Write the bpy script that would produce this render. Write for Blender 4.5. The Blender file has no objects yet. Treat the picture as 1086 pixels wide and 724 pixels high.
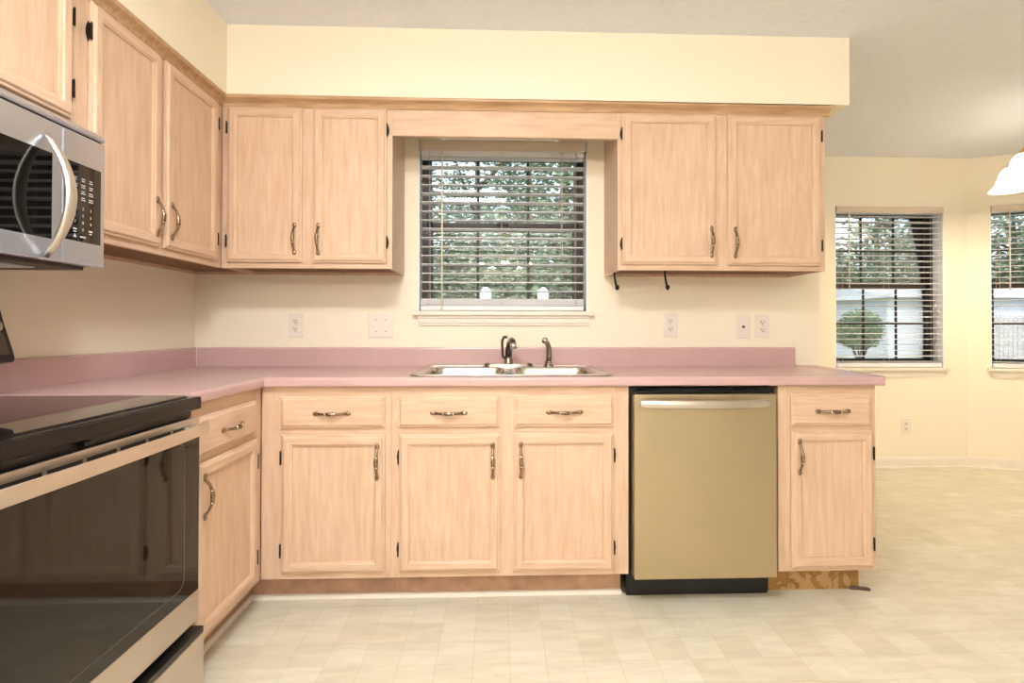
import bpy, bmesh, math, random
from mathutils import Vector, Matrix
random.seed(7)
S = bpy.context.scene
COL = S.collection
PI = math.pi

# ------------------------------------------------------------------ camera
W, H = 1086, 724
FPX, CX, CY = 550.88, 548.48, 342.33
cd = bpy.data.cameras.new('camera')
cam = bpy.data.objects.new('camera', cd)
COL.objects.link(cam)
Rv = Vector((0.999341, -0.036266, 0.001471))
Uv = Vector((-0.001794, -0.008878, 0.999959))
Fv = Vector((0.036251, 0.999303, 0.008937))
m3 = Matrix((Rv, Uv, -Fv)).transposed()
cam.matrix_world = Matrix.Translation((1.54609, -2.70623, 1.11055)) @ m3.to_4x4()
cd.sensor_width = 36.0
cd.lens = FPX / W * 36.0
cd.shift_x = (W / 2 - CX) / W
cd.shift_y = (CY - H / 2) / W
cd.clip_start = 0.02
cd.clip_end = 300
S.camera = cam

# ------------------------------------------------------------------ light levels / world
SKY_STRENGTH = 0.36
KITCHEN_W = 27.0
NOOK_W = 6.0
DINING_W = 34.0
EXPOSURE = 0.50
S.view_settings.view_transform = 'Standard'
S.view_settings.look = 'None'
S.view_settings.gamma = 1
S.view_settings.use_curve_mapping = False
S.view_settings.exposure = EXPOSURE
world = bpy.data.worlds.new('sky')
S.world = world
world.use_nodes = True
wn = world.node_tree
sky = wn.nodes.new('ShaderNodeTexSky')
sky.sky_type = 'NISHITA'
sky.sun_disc = False
sky.sun_elevation = math.radians(42)
sky.sun_rotation = math.radians(200)
sky.air_density = 1.0
sky.dust_density = 3.0
hz = wn.nodes.new('ShaderNodeMix')
hz.data_type = 'RGBA'
hz.inputs[0].default_value = 0.65
hz.inputs[7].default_value = (4.6, 4.9, 5.4, 1)      # bright thin overcast over the blue
wn.links.new(sky.outputs[0], hz.inputs[6])
wn.links.new(hz.outputs[2], wn.nodes['Background'].inputs[0])
wn.nodes['Background'].inputs[1].default_value = SKY_STRENGTH


def lamp(name, kind, loc, power, color, size=None, size_y=None, rot=None, parent=None):
    l = bpy.data.lights.new(name, kind)
    l.energy = power
    l.color = color
    if kind == 'AREA':
        l.shape = 'RECTANGLE'
        l.size = size
        l.size_y = size_y or size
    elif kind == 'POINT':
        l.shadow_soft_size = size or 0.05
    elif kind == 'SUN':
        l.angle = size or 0.02
    o = bpy.data.objects.new(name, l)
    COL.objects.link(o)
    o.location = loc
    if rot:
        o.rotation_euler = rot
    if parent:
        o.parent = parent
    return o


WARM = (1.0, 0.88, 0.72)
lamp('sunlight', 'SUN', (0, -20, 30), 1.6, (1, 0.95, 0.88), 0.05, rot=(math.radians(48), 0, math.radians(-28)))


# ------------------------------------------------------------------ materials
def lin(c):
    return c / 12.92 if c <= 0.04045 else ((c + 0.055) / 1.055) ** 2.4


def rgb(r, g, b):
    return (lin(r / 255), lin(g / 255), lin(b / 255), 1)


class NT:
    def __init__(s, name):
        s.m = bpy.data.materials.new(name)
        s.m.use_nodes = True
        s.t = s.m.node_tree
        s.b = s.t.nodes['Principled BSDF']
        s.out = s.t.nodes['Material Output']

    def n(s, typ, **kw):
        nd = s.t.nodes.new(typ)
        for k, v in kw.items():
            setattr(nd, k, v)
        return nd

    def l(s, a, b):
        s.t.links.new(a, b)


def mat(name, col, rough=0.5, metal=0.0, spec=0.5, noise=0.0, nscale=20.0, bump=0.0, bscale=60.0, coat=0.0):
    q = NT(name)
    q.b.inputs['Base Color'].default_value = col
    q.b.inputs['Roughness'].default_value = rough
    q.b.inputs['Metallic'].default_value = metal
    q.b.inputs['Specular IOR Level'].default_value = spec
    q.b.inputs['Coat Weight'].default_value = coat
    tc = q.n('ShaderNodeTexCoord')
    if noise > 0:
        nz = q.n('ShaderNodeTexNoise')
        nz.inputs['Scale'].default_value = nscale
        nz.inputs['Detail'].default_value = 4
        q.l(tc.outputs['Object'], nz.inputs['Vector'])
        rp = q.n('ShaderNodeValToRGB')
        rp.color_ramp.elements[0].position = 0.3
        rp.color_ramp.elements[1].position = 0.7
        rp.color_ramp.elements[0].color = tuple(c * (1 - noise) for c in col[:3]) + (1,)
        rp.color_ramp.elements[1].color = tuple(min(1, c * (1 + noise)) for c in col[:3]) + (1,)
        q.l(nz.outputs['Fac'], rp.inputs['Fac'])
        q.l(rp.outputs['Color'], q.b.inputs['Base Color'])
    if bump > 0:
        nb = q.n('ShaderNodeTexNoise')
        nb.inputs['Scale'].default_value = bscale
        nb.inputs['Detail'].default_value = 5
        q.l(tc.outputs['Object'], nb.inputs['Vector'])
        bp = q.n('ShaderNodeBump')
        bp.inputs['Strength'].default_value = bump
        bp.inputs['Distance'].default_value = 0.004
        q.l(nb.outputs['Fac'], bp.inputs['Height'])
        q.l(bp.outputs['Normal'], q.b.inputs['Normal'])
    return q.m


def wood(name, horizontal, base, dark, light):
    """pale pickled maple: fine stretched grain + soft cathedral figure + blotches"""
    q = NT(name)
    tc = q.n('ShaderNodeTexCoord')
    oi = q.n('ShaderNodeObjectInfo')
    add = q.n('ShaderNodeVectorMath', operation='ADD')
    mul = q.n('ShaderNodeVectorMath', operation='SCALE')
    comb = q.n('ShaderNodeCombineXYZ')
    q.l(oi.outputs['Random'], comb.inputs[0])
    q.l(oi.outputs['Random'], comb.inputs[2])
    mul.inputs['Scale'].default_value = 7.0
    q.l(comb.outputs[0], mul.inputs[0])
    q.l(tc.outputs['Object'], add.inputs[0])
    q.l(mul.outputs[0], add.inputs[1])
    mp = q.n('ShaderNodeMapping')
    mp.inputs['Scale'].default_value = (0.9, 9, 10) if horizontal else (10, 9, 0.9)
    q.l(add.outputs[0], mp.inputs['Vector'])
    n1 = q.n('ShaderNodeTexNoise')
    n1.inputs['Scale'].default_value = 7
    n1.inputs['Detail'].default_value = 6
    n1.inputs['Roughness'].default_value = 0.55
    q.l(mp.outputs[0], n1.inputs['Vector'])
    mp2 = q.n('ShaderNodeMapping')
    mp2.inputs['Scale'].default_value = (0.8, 3, 5) if horizontal else (5, 3, 0.8)
    q.l(add.outputs[0], mp2.inputs['Vector'])
    n2 = q.n('ShaderNodeTexNoise')
    n2.inputs['Scale'].default_value = 1.6
    n2.inputs['Detail'].default_value = 2
    n2.inputs['Distortion'].default_value = 0.6
    q.l(mp2.outputs[0], n2.inputs['Vector'])
    sine = q.n('ShaderNodeMath', operation='MULTIPLY')
    sine.inputs[1].default_value = 42
    q.l(n2.outputs['Fac'], sine.inputs[0])
    sn = q.n('ShaderNodeMath', operation='SINE')
    q.l(sine.outputs[0], sn.inputs[0])
    sc = q.n('ShaderNodeMath', operation='MULTIPLY_ADD')
    sc.inputs[1].default_value = 0.05
    q.l(sn.outputs[0], sc.inputs[0])
    q.l(n1.outputs['Fac'], sc.inputs[2])
    n3 = q.n('ShaderNodeTexNoise')
    n3.inputs['Scale'].default_value = 6
    n3.inputs['Detail'].default_value = 3
    q.l(add.outputs[0], n3.inputs['Vector'])
    bl = q.n('ShaderNodeMath', operation='MULTIPLY_ADD')
    bl.inputs[1].default_value = 0.35
    q.l(n3.outputs['Fac'], bl.inputs[0])
    q.l(sc.outputs[0], bl.inputs[2])
    rp = q.n('ShaderNodeValToRGB')
    e = rp.color_ramp.elements
    e[0].position = 0.42
    e[0].color = dark
    e[1].position = 0.95
    e[1].color = light
    mid = e.new(0.67)
    mid.color = base
    q.l(bl.outputs[0], rp.inputs['Fac'])
    q.l(rp.outputs[0], q.b.inputs['Base Color'])
    q.b.inputs['Roughness'].default_value = 0.42
    q.b.inputs['Specular IOR Level'].default_value = 0.4
    bp = q.n('ShaderNodeBump')
    bp.inputs['Strength'].default_value = 0.08
    bp.inputs['Distance'].default_value = 0.002
    q.l(n1.outputs['Fac'], bp.inputs['Height'])
    q.l(bp.outputs['Normal'], q.b.inputs['Normal'])
    return q.m


WB, WD, WL = rgb(217, 183, 154), rgb(207, 171, 141), rgb(226, 196, 168)
M = {}
M['wood_v'] = wood('maple_vertical', False, WB, WD, WL)
M['wood_h'] = wood('maple_horizontal', True, WB, WD, WL)
M['wood_trim'] = wood('maple_crown', True, rgb(192, 154, 116), rgb(172, 132, 94), rgb(208, 172, 134))
M['wood_under'] = mat('cabinet_underside', rgb(122, 80, 42), 0.6, noise=0.1, nscale=9)  # darker than the fronts; shade beneath the cabinets put into the colour
M['wood_toe'] = mat('worn_toe_kick', rgb(184, 144, 116), 0.65, noise=0.22, nscale=14)
M['wall'] = mat('cream_paint', rgb(250, 238, 214), 0.6, spec=0.3, bump=0.05, bscale=140)
M['wall_white'] = mat('whitened_unseen_wall', rgb(243, 240, 234), 0.6, spec=0.3, bump=0.05, bscale=140)  # for the unseen walls, whitened to weaken the yellow bounce
M['white_paint'] = mat('white_trim_paint', rgb(240, 230, 214), 0.4, noise=0.02)
M['jamb'] = mat('white_jamb', rgb(248, 248, 250), 0.5)
M['pink'] = mat('dusty_pink_laminate', rgb(203, 167, 163), 0.26, noise=0.025, nscale=6, spec=0.55)
M['pull'] = mat('antique_pewter', rgb(150, 128, 106), 0.28, metal=1.0, noise=0.35, nscale=60)
M['hinge'] = mat('dark_bronze_hinge', rgb(48, 40, 34), 0.45, metal=0.7)
M['steel'] = mat('brushed_stainless', rgb(206, 198, 188), 0.34, metal=1.0, noise=0.03, nscale=8)
M['steel_dw'] = mat('stainless_room_tint', rgb(194, 178, 148), 0.36, metal=1.0, noise=0.02, nscale=4)  # part of the gold is the yellow room's reflection put into the colour
M['steel_micro'] = mat('stainless_daylight_tint', rgb(214, 224, 242), 0.30, metal=1.0, noise=0.02, nscale=8)  # bluish base stands in for window daylight reflected in the steel
M['steel_sink'] = mat('sink_steel', rgb(206, 200, 190), 0.27, metal=1.0, noise=0.05, nscale=10)
M['bronze_steel'] = mat('handle_steel', rgb(218, 210, 200), 0.42, metal=1.0)
M['black_glass'] = mat('black_glass', rgb(14, 12, 11), 0.03, spec=0.8)
M['oven_glass'] = mat('oven_glass', rgb(20, 17, 15), 0.045, spec=0.5)
M['black'] = mat('black_plastic', rgb(20, 19, 18), 0.35)
M['black_gloss'] = mat('black_enamel', rgb(18, 16, 15), 0.12, spec=0.3)
M['dark_grey'] = mat('dark_grey_metal', rgb(74, 62, 56), 0.5, metal=0.3)
M['frame_line'] = mat('oven_window_line', rgb(92, 84, 76), 0.4)
M['bronze_frame'] = mat('bronze_window_frame', rgb(66, 57, 53), 0.45, metal=0.2)
M['blind'] = mat('white_blind_slat', rgb(240, 238, 240), 0.45)
M['blind_tan'] = mat('blind_valance', rgb(222, 204, 184), 0.5)
M['cord'] = mat('blind_cord', rgb(214, 206, 194), 0.7)
M['wand'] = mat('blind_wand', rgb(238, 226, 200), 0.3)
M['nickel'] = mat('aged_nickel', rgb(150, 138, 124), 0.25, metal=1.0, noise=0.2, nscale=40)
M['faucet_dark'] = mat('faucet_dark', rgb(92, 82, 74), 0.3, metal=0.9)
M['chrome'] = mat('bright_chrome', rgb(226, 220, 216), 0.15, metal=1.0)
M['plate'] = mat('outlet_plate', rgb(240, 228, 214), 0.4)
M['slot'] = mat('outlet_slot', rgb(70, 58, 50), 0.6)
M['iron'] = mat('black_iron', rgb(28, 24, 22), 0.4, metal=0.5)
M['brass'] = mat('polished_brass', rgb(206, 164, 90), 0.25, metal=1.0)
M['legend'] = mat('keypad_print', rgb(215, 215, 215), 0.5)
M['caulk'] = mat('white_caulk', rgb(238, 226, 220), 0.6)


def glass_mat():
    q = NT('window_glass')
    q.t.nodes.remove(q.b)
    tr = q.n('ShaderNodeBsdfTransparent')
    tr.inputs[0].default_value = (0.93, 0.96, 0.95, 1)
    gl = q.n('ShaderNodeBsdfGlossy')
    gl.inputs['Roughness'].default_value = 0.01
    fr = q.n('ShaderNodeFresnel')
    fr.inputs['IOR'].default_value = 1.55
    mx = q.n('ShaderNodeMath', operation='MULTIPLY')
    mx.inputs[1].default_value = 1.25
    q.l(fr.outputs[0], mx.inputs[0])
    mi = q.n('ShaderNodeMixShader')
    q.l(mx.outputs[0], mi.inputs[0])
    q.l(tr.outputs[0], mi.inputs[1])
    q.l(gl.outputs[0], mi.inputs[2])
    q.l(mi.outputs[0], q.out.inputs['Surface'])
    return q.m


M['glass'] = glass_mat()


def emit_mat(name, col, strength):
    q = NT(name)
    q.b.inputs['Base Color'].default_value = col
    q.b.inputs['Emission Color'].default_value = col
    q.b.inputs['Emission Strength'].default_value = strength
    q.b.inputs['Roughness'].default_value = 0.3
    return q.m


M['lens'] = emit_mat('lit_diffuser', (0.93, 0.96, 1, 1), 8.0)
M['shade_glass'] = emit_mat('lit_frosted_shade', (1, 0.90, 0.74, 1), 1.6)


def floor_mat():
    q = NT('vinyl_floor')
    tc = q.n('ShaderNodeTexCoord')
    br = q.n('ShaderNodeTexBrick')
    br.offset = 0.0
    br.squash = 1.0
    br.inputs['Scale'].default_value = 1.0
    br.inputs['Brick Width'].default_value = 0.122
    br.inputs['Row Height'].default_value = 0.122
    br.inputs['Mortar Size'].default_value = 0.0016
    br.inputs['Mortar Smooth'].default_value = 0.6
    br.inputs['Bias'].default_value = 0.0
    br.inputs['Color1'].default_value = rgb(230, 223, 203)
    br.inputs['Color2'].default_value = rgb(221, 212, 189)
    br.inputs['Mortar'].default_value = rgb(213, 201, 172)
    q.l(tc.outputs['Object'], br.inputs['Vector'])
    mp = q.n('ShaderNodeMapping')
    mp.inputs['Scale'].default_value = (2.2, 9, 1)
    mp.inputs['Rotation'].default_value = (0, 0, 0.12)
    q.l(tc.outputs['Object'], mp.inputs['Vector'])
    nz = q.n('ShaderNodeTexNoise')
    nz.inputs['Scale'].default_value = 2.6
    nz.inputs['Detail'].default_value = 5
    nz.inputs['Distortion'].default_value = 0.8
    q.l(mp.outputs[0], nz.inputs['Vector'])
    rp = q.n('ShaderNodeValToRGB')
    rp.color_ramp.elements[0].position = 0.35
    rp.color_ramp.elements[1].position = 0.68
    rp.color_ramp.elements[0].color = (0.84, 0.83, 0.80, 1)
    rp.color_ramp.elements[1].color = (1, 1, 1, 1)
    q.l(nz.outputs['Fac'], rp.inputs['Fac'])
    mx = q.n('ShaderNodeMix', data_type='RGBA', blend_type='MULTIPLY')
    mx.inputs[0].default_value = 0.8
    q.l(br.outputs['Color'], mx.inputs[6])
    q.l(rp.outputs[0], mx.inputs[7])
    q.l(mx.outputs[2], q.b.inputs['Base Color'])
    q.b.inputs['Roughness'].default_value = 0.42
    bp = q.n('ShaderNodeBump')
    bp.inputs['Strength'].default_value = 0.25
    bp.inputs['Distance'].default_value = 0.001
    inv = q.n('ShaderNodeMath', operation='SUBTRACT')
    inv.inputs[0].default_value = 1.0
    q.l(br.outputs['Fac'], inv.inputs[1])
    q.l(inv.outputs[0], bp.inputs['Height'])
    q.l(bp.outputs['Normal'], q.b.inputs['Normal'])
    return q.m


M['floor'] = floor_mat()
M['ceiling'] = mat('textured_ceiling', rgb(241, 242, 247), 0.8, spec=0.2, noise=0.02, nscale=30, bump=0.9, bscale=38)


def glue_mat():
    q = NT('plywood_with_glue_swirls')
    tc = q.n('ShaderNodeTexCoord')
    nz = q.n('ShaderNodeTexNoise')
    nz.inputs['Scale'].default_value = 7
    nz.inputs['Detail'].default_value = 3
    nz.inputs['Distortion'].default_value = 2.2
    q.l(tc.outputs['Object'], nz.inputs['Vector'])
    rp = q.n('ShaderNodeValToRGB')
    e = rp.color_ramp.elements
    e[0].position = 0.46
    e[0].color = rgb(186, 148, 98)
    e[1].position = 0.53
    e[1].color = rgb(140, 100, 48)
    x = e.new(0.6)
    x.color = rgb(160, 118, 58)
    q.l(nz.outputs['Fac'], rp.inputs['Fac'])
    q.l(rp.outputs[0], q.b.inputs['Base Color'])
    q.b.inputs['Roughness'].default_value = 0.6
    return q.m


M['glue'] = glue_mat()


def siding_mat():
    q = NT('lap_siding')
    q.b.inputs['Base Color'].default_value = rgb(222, 228, 240)
    q.b.inputs['Roughness'].default_value = 0.6
    return q.m


M['siding'] = mat('lap_siding', rgb(204, 210, 222), 0.6, noise=0.02)
M['roof'] = mat('grey_shingles', rgb(196, 200, 208), 0.9, noise=0.15, nscale=12)
M['fence'] = mat('weathered_fence', rgb(176, 172, 176), 0.85, noise=0.12, nscale=6)
M['post_white'] = mat('white_post', rgb(214, 218, 226), 0.5)
M['grass'] = mat('grass', rgb(120, 128, 84), 0.95, noise=0.3, nscale=2.5)
M['bark'] = mat('bark', rgb(92, 78, 66), 0.95, noise=0.3, nscale=18)


def leaf_mat(name, a, b):
    q = NT(name)
    oi = q.n('ShaderNodeTexCoord')
    nz = q.n('ShaderNodeTexNoise')
    nz.inputs['Scale'].default_value = 3.0
    nz.inputs['Detail'].default_value = 6
    q.l(oi.outputs['Object'], nz.inputs['Vector'])
    rp = q.n('ShaderNodeValToRGB')
    rp.color_ramp.elements[0].position = 0.35
    rp.color_ramp.elements[1].position = 0.65
    rp.color_ramp.elements[0].color = a
    rp.color_ramp.elements[1].color = b
    q.l(nz.outputs['Fac'], rp.inputs['Fac'])
    q.l(rp.outputs[0], q.b.inputs['Base Color'])
    q.b.inputs['Roughness'].default_value = 0.5
    return q.m


M['leaf'] = leaf_mat('woodland_leaves', rgb(78, 100, 80), rgb(134, 152, 118))
M['leaf_bush'] = leaf_mat('shrub_leaves', rgb(80, 108, 76), rgb(126, 152, 112))


# ------------------------------------------------------------------ mesh helpers
class MB:
    """collects shapes into one mesh"""

    def __init__(s):
        s.bm = bmesh.new()

    def _add(s, verts, faces, mi=0, smooth=False):
        vs = [s.bm.verts.new(v) for v in verts]
        for f in faces:
            try:
                fc = s.bm.faces.new([vs[i] for i in f])
                fc.material_index = mi
                fc.smooth = smooth
            except ValueError:
                pass
        return vs

    def box(s, x0, x1, y0, y1, z0, z1, mi=0, bev=0.0, seg=2):
        t = bmesh.new()
        v = [t.verts.new((x, y, z)) for x in (x0, x1) for y in (y0, y1) for z in (z0, z1)]
        for f in ((0, 1, 3, 2), (4, 6, 7, 5), (0, 4, 5, 1), (2, 3, 7, 6), (0, 2, 6, 4), (1, 5, 7, 3)):
            t.faces.new([v[i] for i in f])
        if bev > 0:
            bmesh.ops.bevel(t, geom=t.edges[:], offset=bev, segments=seg, affect='EDGES', profile=0.5)
        s.merge(t, mi)
        return s

    def merge(s, t, mi=0, smooth=False, mtx=None):
        t.verts.ensure_lookup_table()
        vs = [s.bm.verts.new((mtx @ v.co) if mtx else v.co) for v in t.verts]
        t.verts.index_update()
        for f in t.faces:
            try:
                nf = s.bm.faces.new([vs[v.index] for v in f.verts])
                nf.material_index = mi
                nf.smooth = smooth
            except ValueError:
                pass
        t.free()

    def prism(s, prof, axis, a, b, mi=0, smooth=False):
        """extrude a 2D profile; axis 'x': prof=(y,z); 'y': (x,z); 'z': (x,y)"""
        n = len(prof)

        def P(u, v, w):
            return {'x': (w, u, v), 'y': (u, w, v), 'z': (u, v, w)}[axis]
        vv = [P(u, v, a) for u, v in prof] + [P(u, v, b) for u, v in prof]
        fs = [(i, (i + 1) % n, n + (i + 1) % n, n + i) for i in range(n)]
        fs += [tuple(range(n - 1, -1, -1)), tuple(range(n, 2 * n))]
        s._add(vv, fs, mi, smooth)
        return s

    def tube(s, path, radii, n=10, mi=0, squash=None, cap=True):
        path = [Vector(p) for p in path]
        if not hasattr(radii, '__len__'):
            radii = [radii] * len(path)
        rings = []
        prev = None
        for i, p in enumerate(path):
            d = (path[min(i + 1, len(path) - 1)] - path[max(i - 1, 0)]).normalized()
            if prev is None:
                ref = Vector((0, 0, 1)) if abs(d.z) < 0.9 else Vector((1, 0, 0))
                u = d.cross(ref).normalized()
            else:
                u = (prev - d * prev.dot(d)).normalized()
            prev = u
            v = d.cross(u)
            r = radii[i]
            ra, rb = (r, r) if not isinstance(r, tuple) else r
            rings.append([p + u * (ra * math.cos(2 * PI * k / n)) + v * (rb * math.sin(2 * PI * k / n)) for k in range(n)])
        vv = [q for r in rings for q in r]
        fs = []
        for i in range(len(rings) - 1):
            for k in range(n):
                fs.append((i * n + k, i * n + (k + 1) % n, (i + 1) * n + (k + 1) % n, (i + 1) * n + k))
        if cap:
            fs.append(tuple(range(n - 1, -1, -1)))
            fs.append(tuple(range((len(rings) - 1) * n, len(rings) * n)))
        s._add(vv, fs, mi, True)
        return s

    def lathe(s, prof, c=(0, 0, 0), n=24, mi=0, sx=1.0, sy=1.0, cap=True):
        vv = []
        for r, z in prof:
            for k in range(n):
                a = 2 * PI * k / n
                vv.append((c[0] + sx * r * math.cos(a), c[1] + sy * r * math.sin(a), c[2] + z))
        fs = []
        for i in range(len(prof) - 1):
            for k in range(n):
                fs.append((i * n + k, i * n + (k + 1) % n, (i + 1) * n + (k + 1) % n, (i + 1) * n + k))
        if cap:
            fs.append(tuple(range(n - 1, -1, -1)))
            fs.append(tuple(range((len(prof) - 1) * n, len(prof) * n)))
        s._add(vv, fs, mi, True)
        return s

    def sphere(s, c, rx, ry, rz, mi=0, nu=12, nv=8):
        prof = []
        vv = [(c[0], c[1], c[2] - rz)]
        for j in range(1, nv):
            a = -PI / 2 + PI * j / nv
            for k in range(nu):
                b = 2 * PI * k / nu
                vv.append((c[0] + rx * math.cos(a) * math.cos(b), c[1] + ry * math.cos(a) * math.sin(b), c[2] + rz * math.sin(a)))
        vv.append((c[0], c[1], c[2] + rz))
        fs = []
        for k in range(nu):
            fs.append((0, 1 + (k + 1) % nu, 1 + k))
            o = 1 + (nv - 2) * nu
            fs.append((o + k, o + (k + 1) % nu, len(vv) - 1))
        for j in range(nv - 2):
            for k in range(nu):
                a = 1 + j * nu
                fs.append((a + k, a + (k + 1) % nu, a + nu + (k + 1) % nu, a + nu + k))
        s._add(vv, fs, mi, True)
        return s

    def rings(s, rings, mis=None, cap0=True, cap1=True, capmi=0, smooth=False):
        """loft a list of equal-length closed rings; mis(i,k) gives a material index"""
        n = len(rings[0])
        vs = [[s.bm.verts.new(p) for p in r] for r in rings]
        for i in range(len(rings) - 1):
            for k in range(n):
                f = s.bm.faces.new((vs[i][k], vs[i][(k + 1) % n], vs[i + 1][(k + 1) % n], vs[i + 1][k]))
                f.material_index = mis(i, k) if mis else 0
                f.smooth = smooth
        if cap0:
            f = s.bm.faces.new(vs[0][::-1])
            f.material_index = capmi
        if cap1:
            f = s.bm.faces.new(vs[-1])
            f.material_index = capmi
        return s

    def obj(s, name, mats, parent=None, loc=None, rot=None):
        bmesh.ops.recalc_face_normals(s.bm, faces=s.bm.faces[:])
        me = bpy.data.meshes.new(name)
        s.bm.to_mesh(me)
        s.bm.free()
        for m_ in (mats if isinstance(mats, (list, tuple)) else [mats]):
            me.materials.append(m_)
        o = bpy.data.objects.new(name, me)
        COL.objects.link(o)
        if parent:
            o.parent = parent
        if loc:
            o.location = loc
        if rot:
            o.rotation_euler = rot
        return o


def tag(o, label, cat, group=None, kind=None):
    o['label'] = label
    o['category'] = cat
    if group:
        o['group'] = group
    if kind:
        o['kind'] = kind
    return o


def thing(name, label, cat, loc=(0, 0, 0), rotz=0.0, group=None):
    o = bpy.data.objects.new(name, None)
    o.empty_display_size = 0.05
    COL.objects.link(o)
    o.location = loc
    o.rotation_euler = (0, 0, rotz)
    return tag(o, label, cat, group)


def struct(o):
    o['kind'] = 'structure'
    return o


def copy_tree(o, parent=None):
    c = o.copy()
    COL.objects.link(c)
    if parent:
        c.parent = parent
    for ch in list(o.children):
        copy_tree(ch, c)
    return c


def rrect(x0, x1, y0, y1, r, z, n=5):
    pts = []
    for cx, cy, a0 in ((x1 - r, y1 - r, 0), (x0 + r, y1 - r, PI / 2), (x0 + r, y0 + r, PI), (x1 - r, y0 + r, 1.5 * PI)):
        for k in range(n + 1):
            a = a0 + PI / 2 * k / n
            pts.append((cx + r * math.cos(a), cy + r * math.sin(a), z))
    return pts


# ------------------------------------------------------------------ room shell
CEIL = 2.4726
NOOKY = 1.316
T = 0.15
XR, YB = 7.0, -6.0          # right wall, rear wall


def wall_strip(name, u0, u1, openings, loc=(0, 0, 0), rotz=0.0, thick=T, z1=CEIL):
    """wall with its room face on local y=0 (facing -y), openings = (x0,x1,z0,z1)"""
    b = MB()
    cur = u0
    for (a, c, za, zb) in sorted(openings):
        b.box(cur, a, 0, thick, 0, z1)
        b.box(a, c, 0, thick, 0, za)
        b.box(a, c, 0, thick, zb, z1)
        cur = c
    b.box(cur, u1, 0, thick, 0, z1)
    return struct(b.obj(name, M['wall'], loc=loc, rot=(0, 0, rotz)))


W1 = (1.130, 2.013, 1.192, 2.082)       # kitchen window opening
W2 = (4.217, 5.104, 0.794, 2.079)       # nook window opening
BAY = math.atan2(-0.37, 0.93)
W3 = (0.150, 1.037, 0.794, 2.079)       # bay window, along the bay wall

struct(MB().box(-T, XR + T, YB - T, 0, -0.10, 0).box(3.105, XR + T, 0, NOOKY + T, -0.10, 0).obj('floor', M['floor']))
struct(MB().box(-T, XR + T, YB - T, 0, CEIL, CEIL + 0.1).box(3.105, XR + T, 0, NOOKY + T, CEIL, CEIL + 0.1).obj('ceiling', M['ceiling']))
wall_strip('wall_back', -T, 3.256, [W1])
struct(MB().box(-T, 0, YB - T, 0, 0, CEIL).obj('wall_left', M['wall']))
struct(MB().box(3.106, 3.256, T, NOOKY + T, 0, CEIL).obj('wall_return', M['wall']))
wall_strip('wall_nook', 3.256, 5.297, [W2], loc=(0, NOOKY, 0))
wall_strip('wall_bay', 0, 1.35, [W3], loc=(5.297, NOOKY, 0), rotz=BAY)
bx, by = 5.297 + 1.35 * math.cos(BAY), NOOKY + 1.35 * math.sin(BAY)
a2 = math.atan2(-(by - 0.1), XR - bx)
L2 = math.hypot(by - 0.1, XR - bx)
wall_strip('wall_bay_right', 0, L2, [], loc=(bx, by, 0), rotz=a2)
struct(MB().box(XR, XR + T, YB - T, 0.1, 0, CEIL).obj('wall_right', M['wall_white']))
struct(MB().box(-T, XR + T, YB - T, YB, 0, CEIL).obj('wall_rear', M['wall_white']))
SOF = 2.157
struct(MB().box(0, 3.191, -0.336, 0, SOF, CEIL).box(0, 0.325, -3.2, -0.336, SOF, CEIL).obj('wall_soffit', M['wall']))


# baseboards
def baseboard(name, u0, u1, loc, rotz):
    prof = [(0, 0), (-0.022, 0), (-0.022, 0.012), (-0.014, 0.020), (-0.013, 0.070), (-0.009, 0.084), (-0.004, 0.090), (0, 0.090)]
    return struct(MB().prism(prof, 'x', u0, u1).obj(name, M['white_paint'], loc=loc, rot=(0, 0, rotz)))


baseboard('baseboard_nook', 3.256, 5.302, (0, NOOKY, 0), 0)
baseboard('baseboard_bay', -0.003, 1.35, (5.297, NOOKY, 0), BAY)
baseboard('baseboard_right', -4.5, 0.0, (XR, -3.0, 0), -PI / 2)


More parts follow.
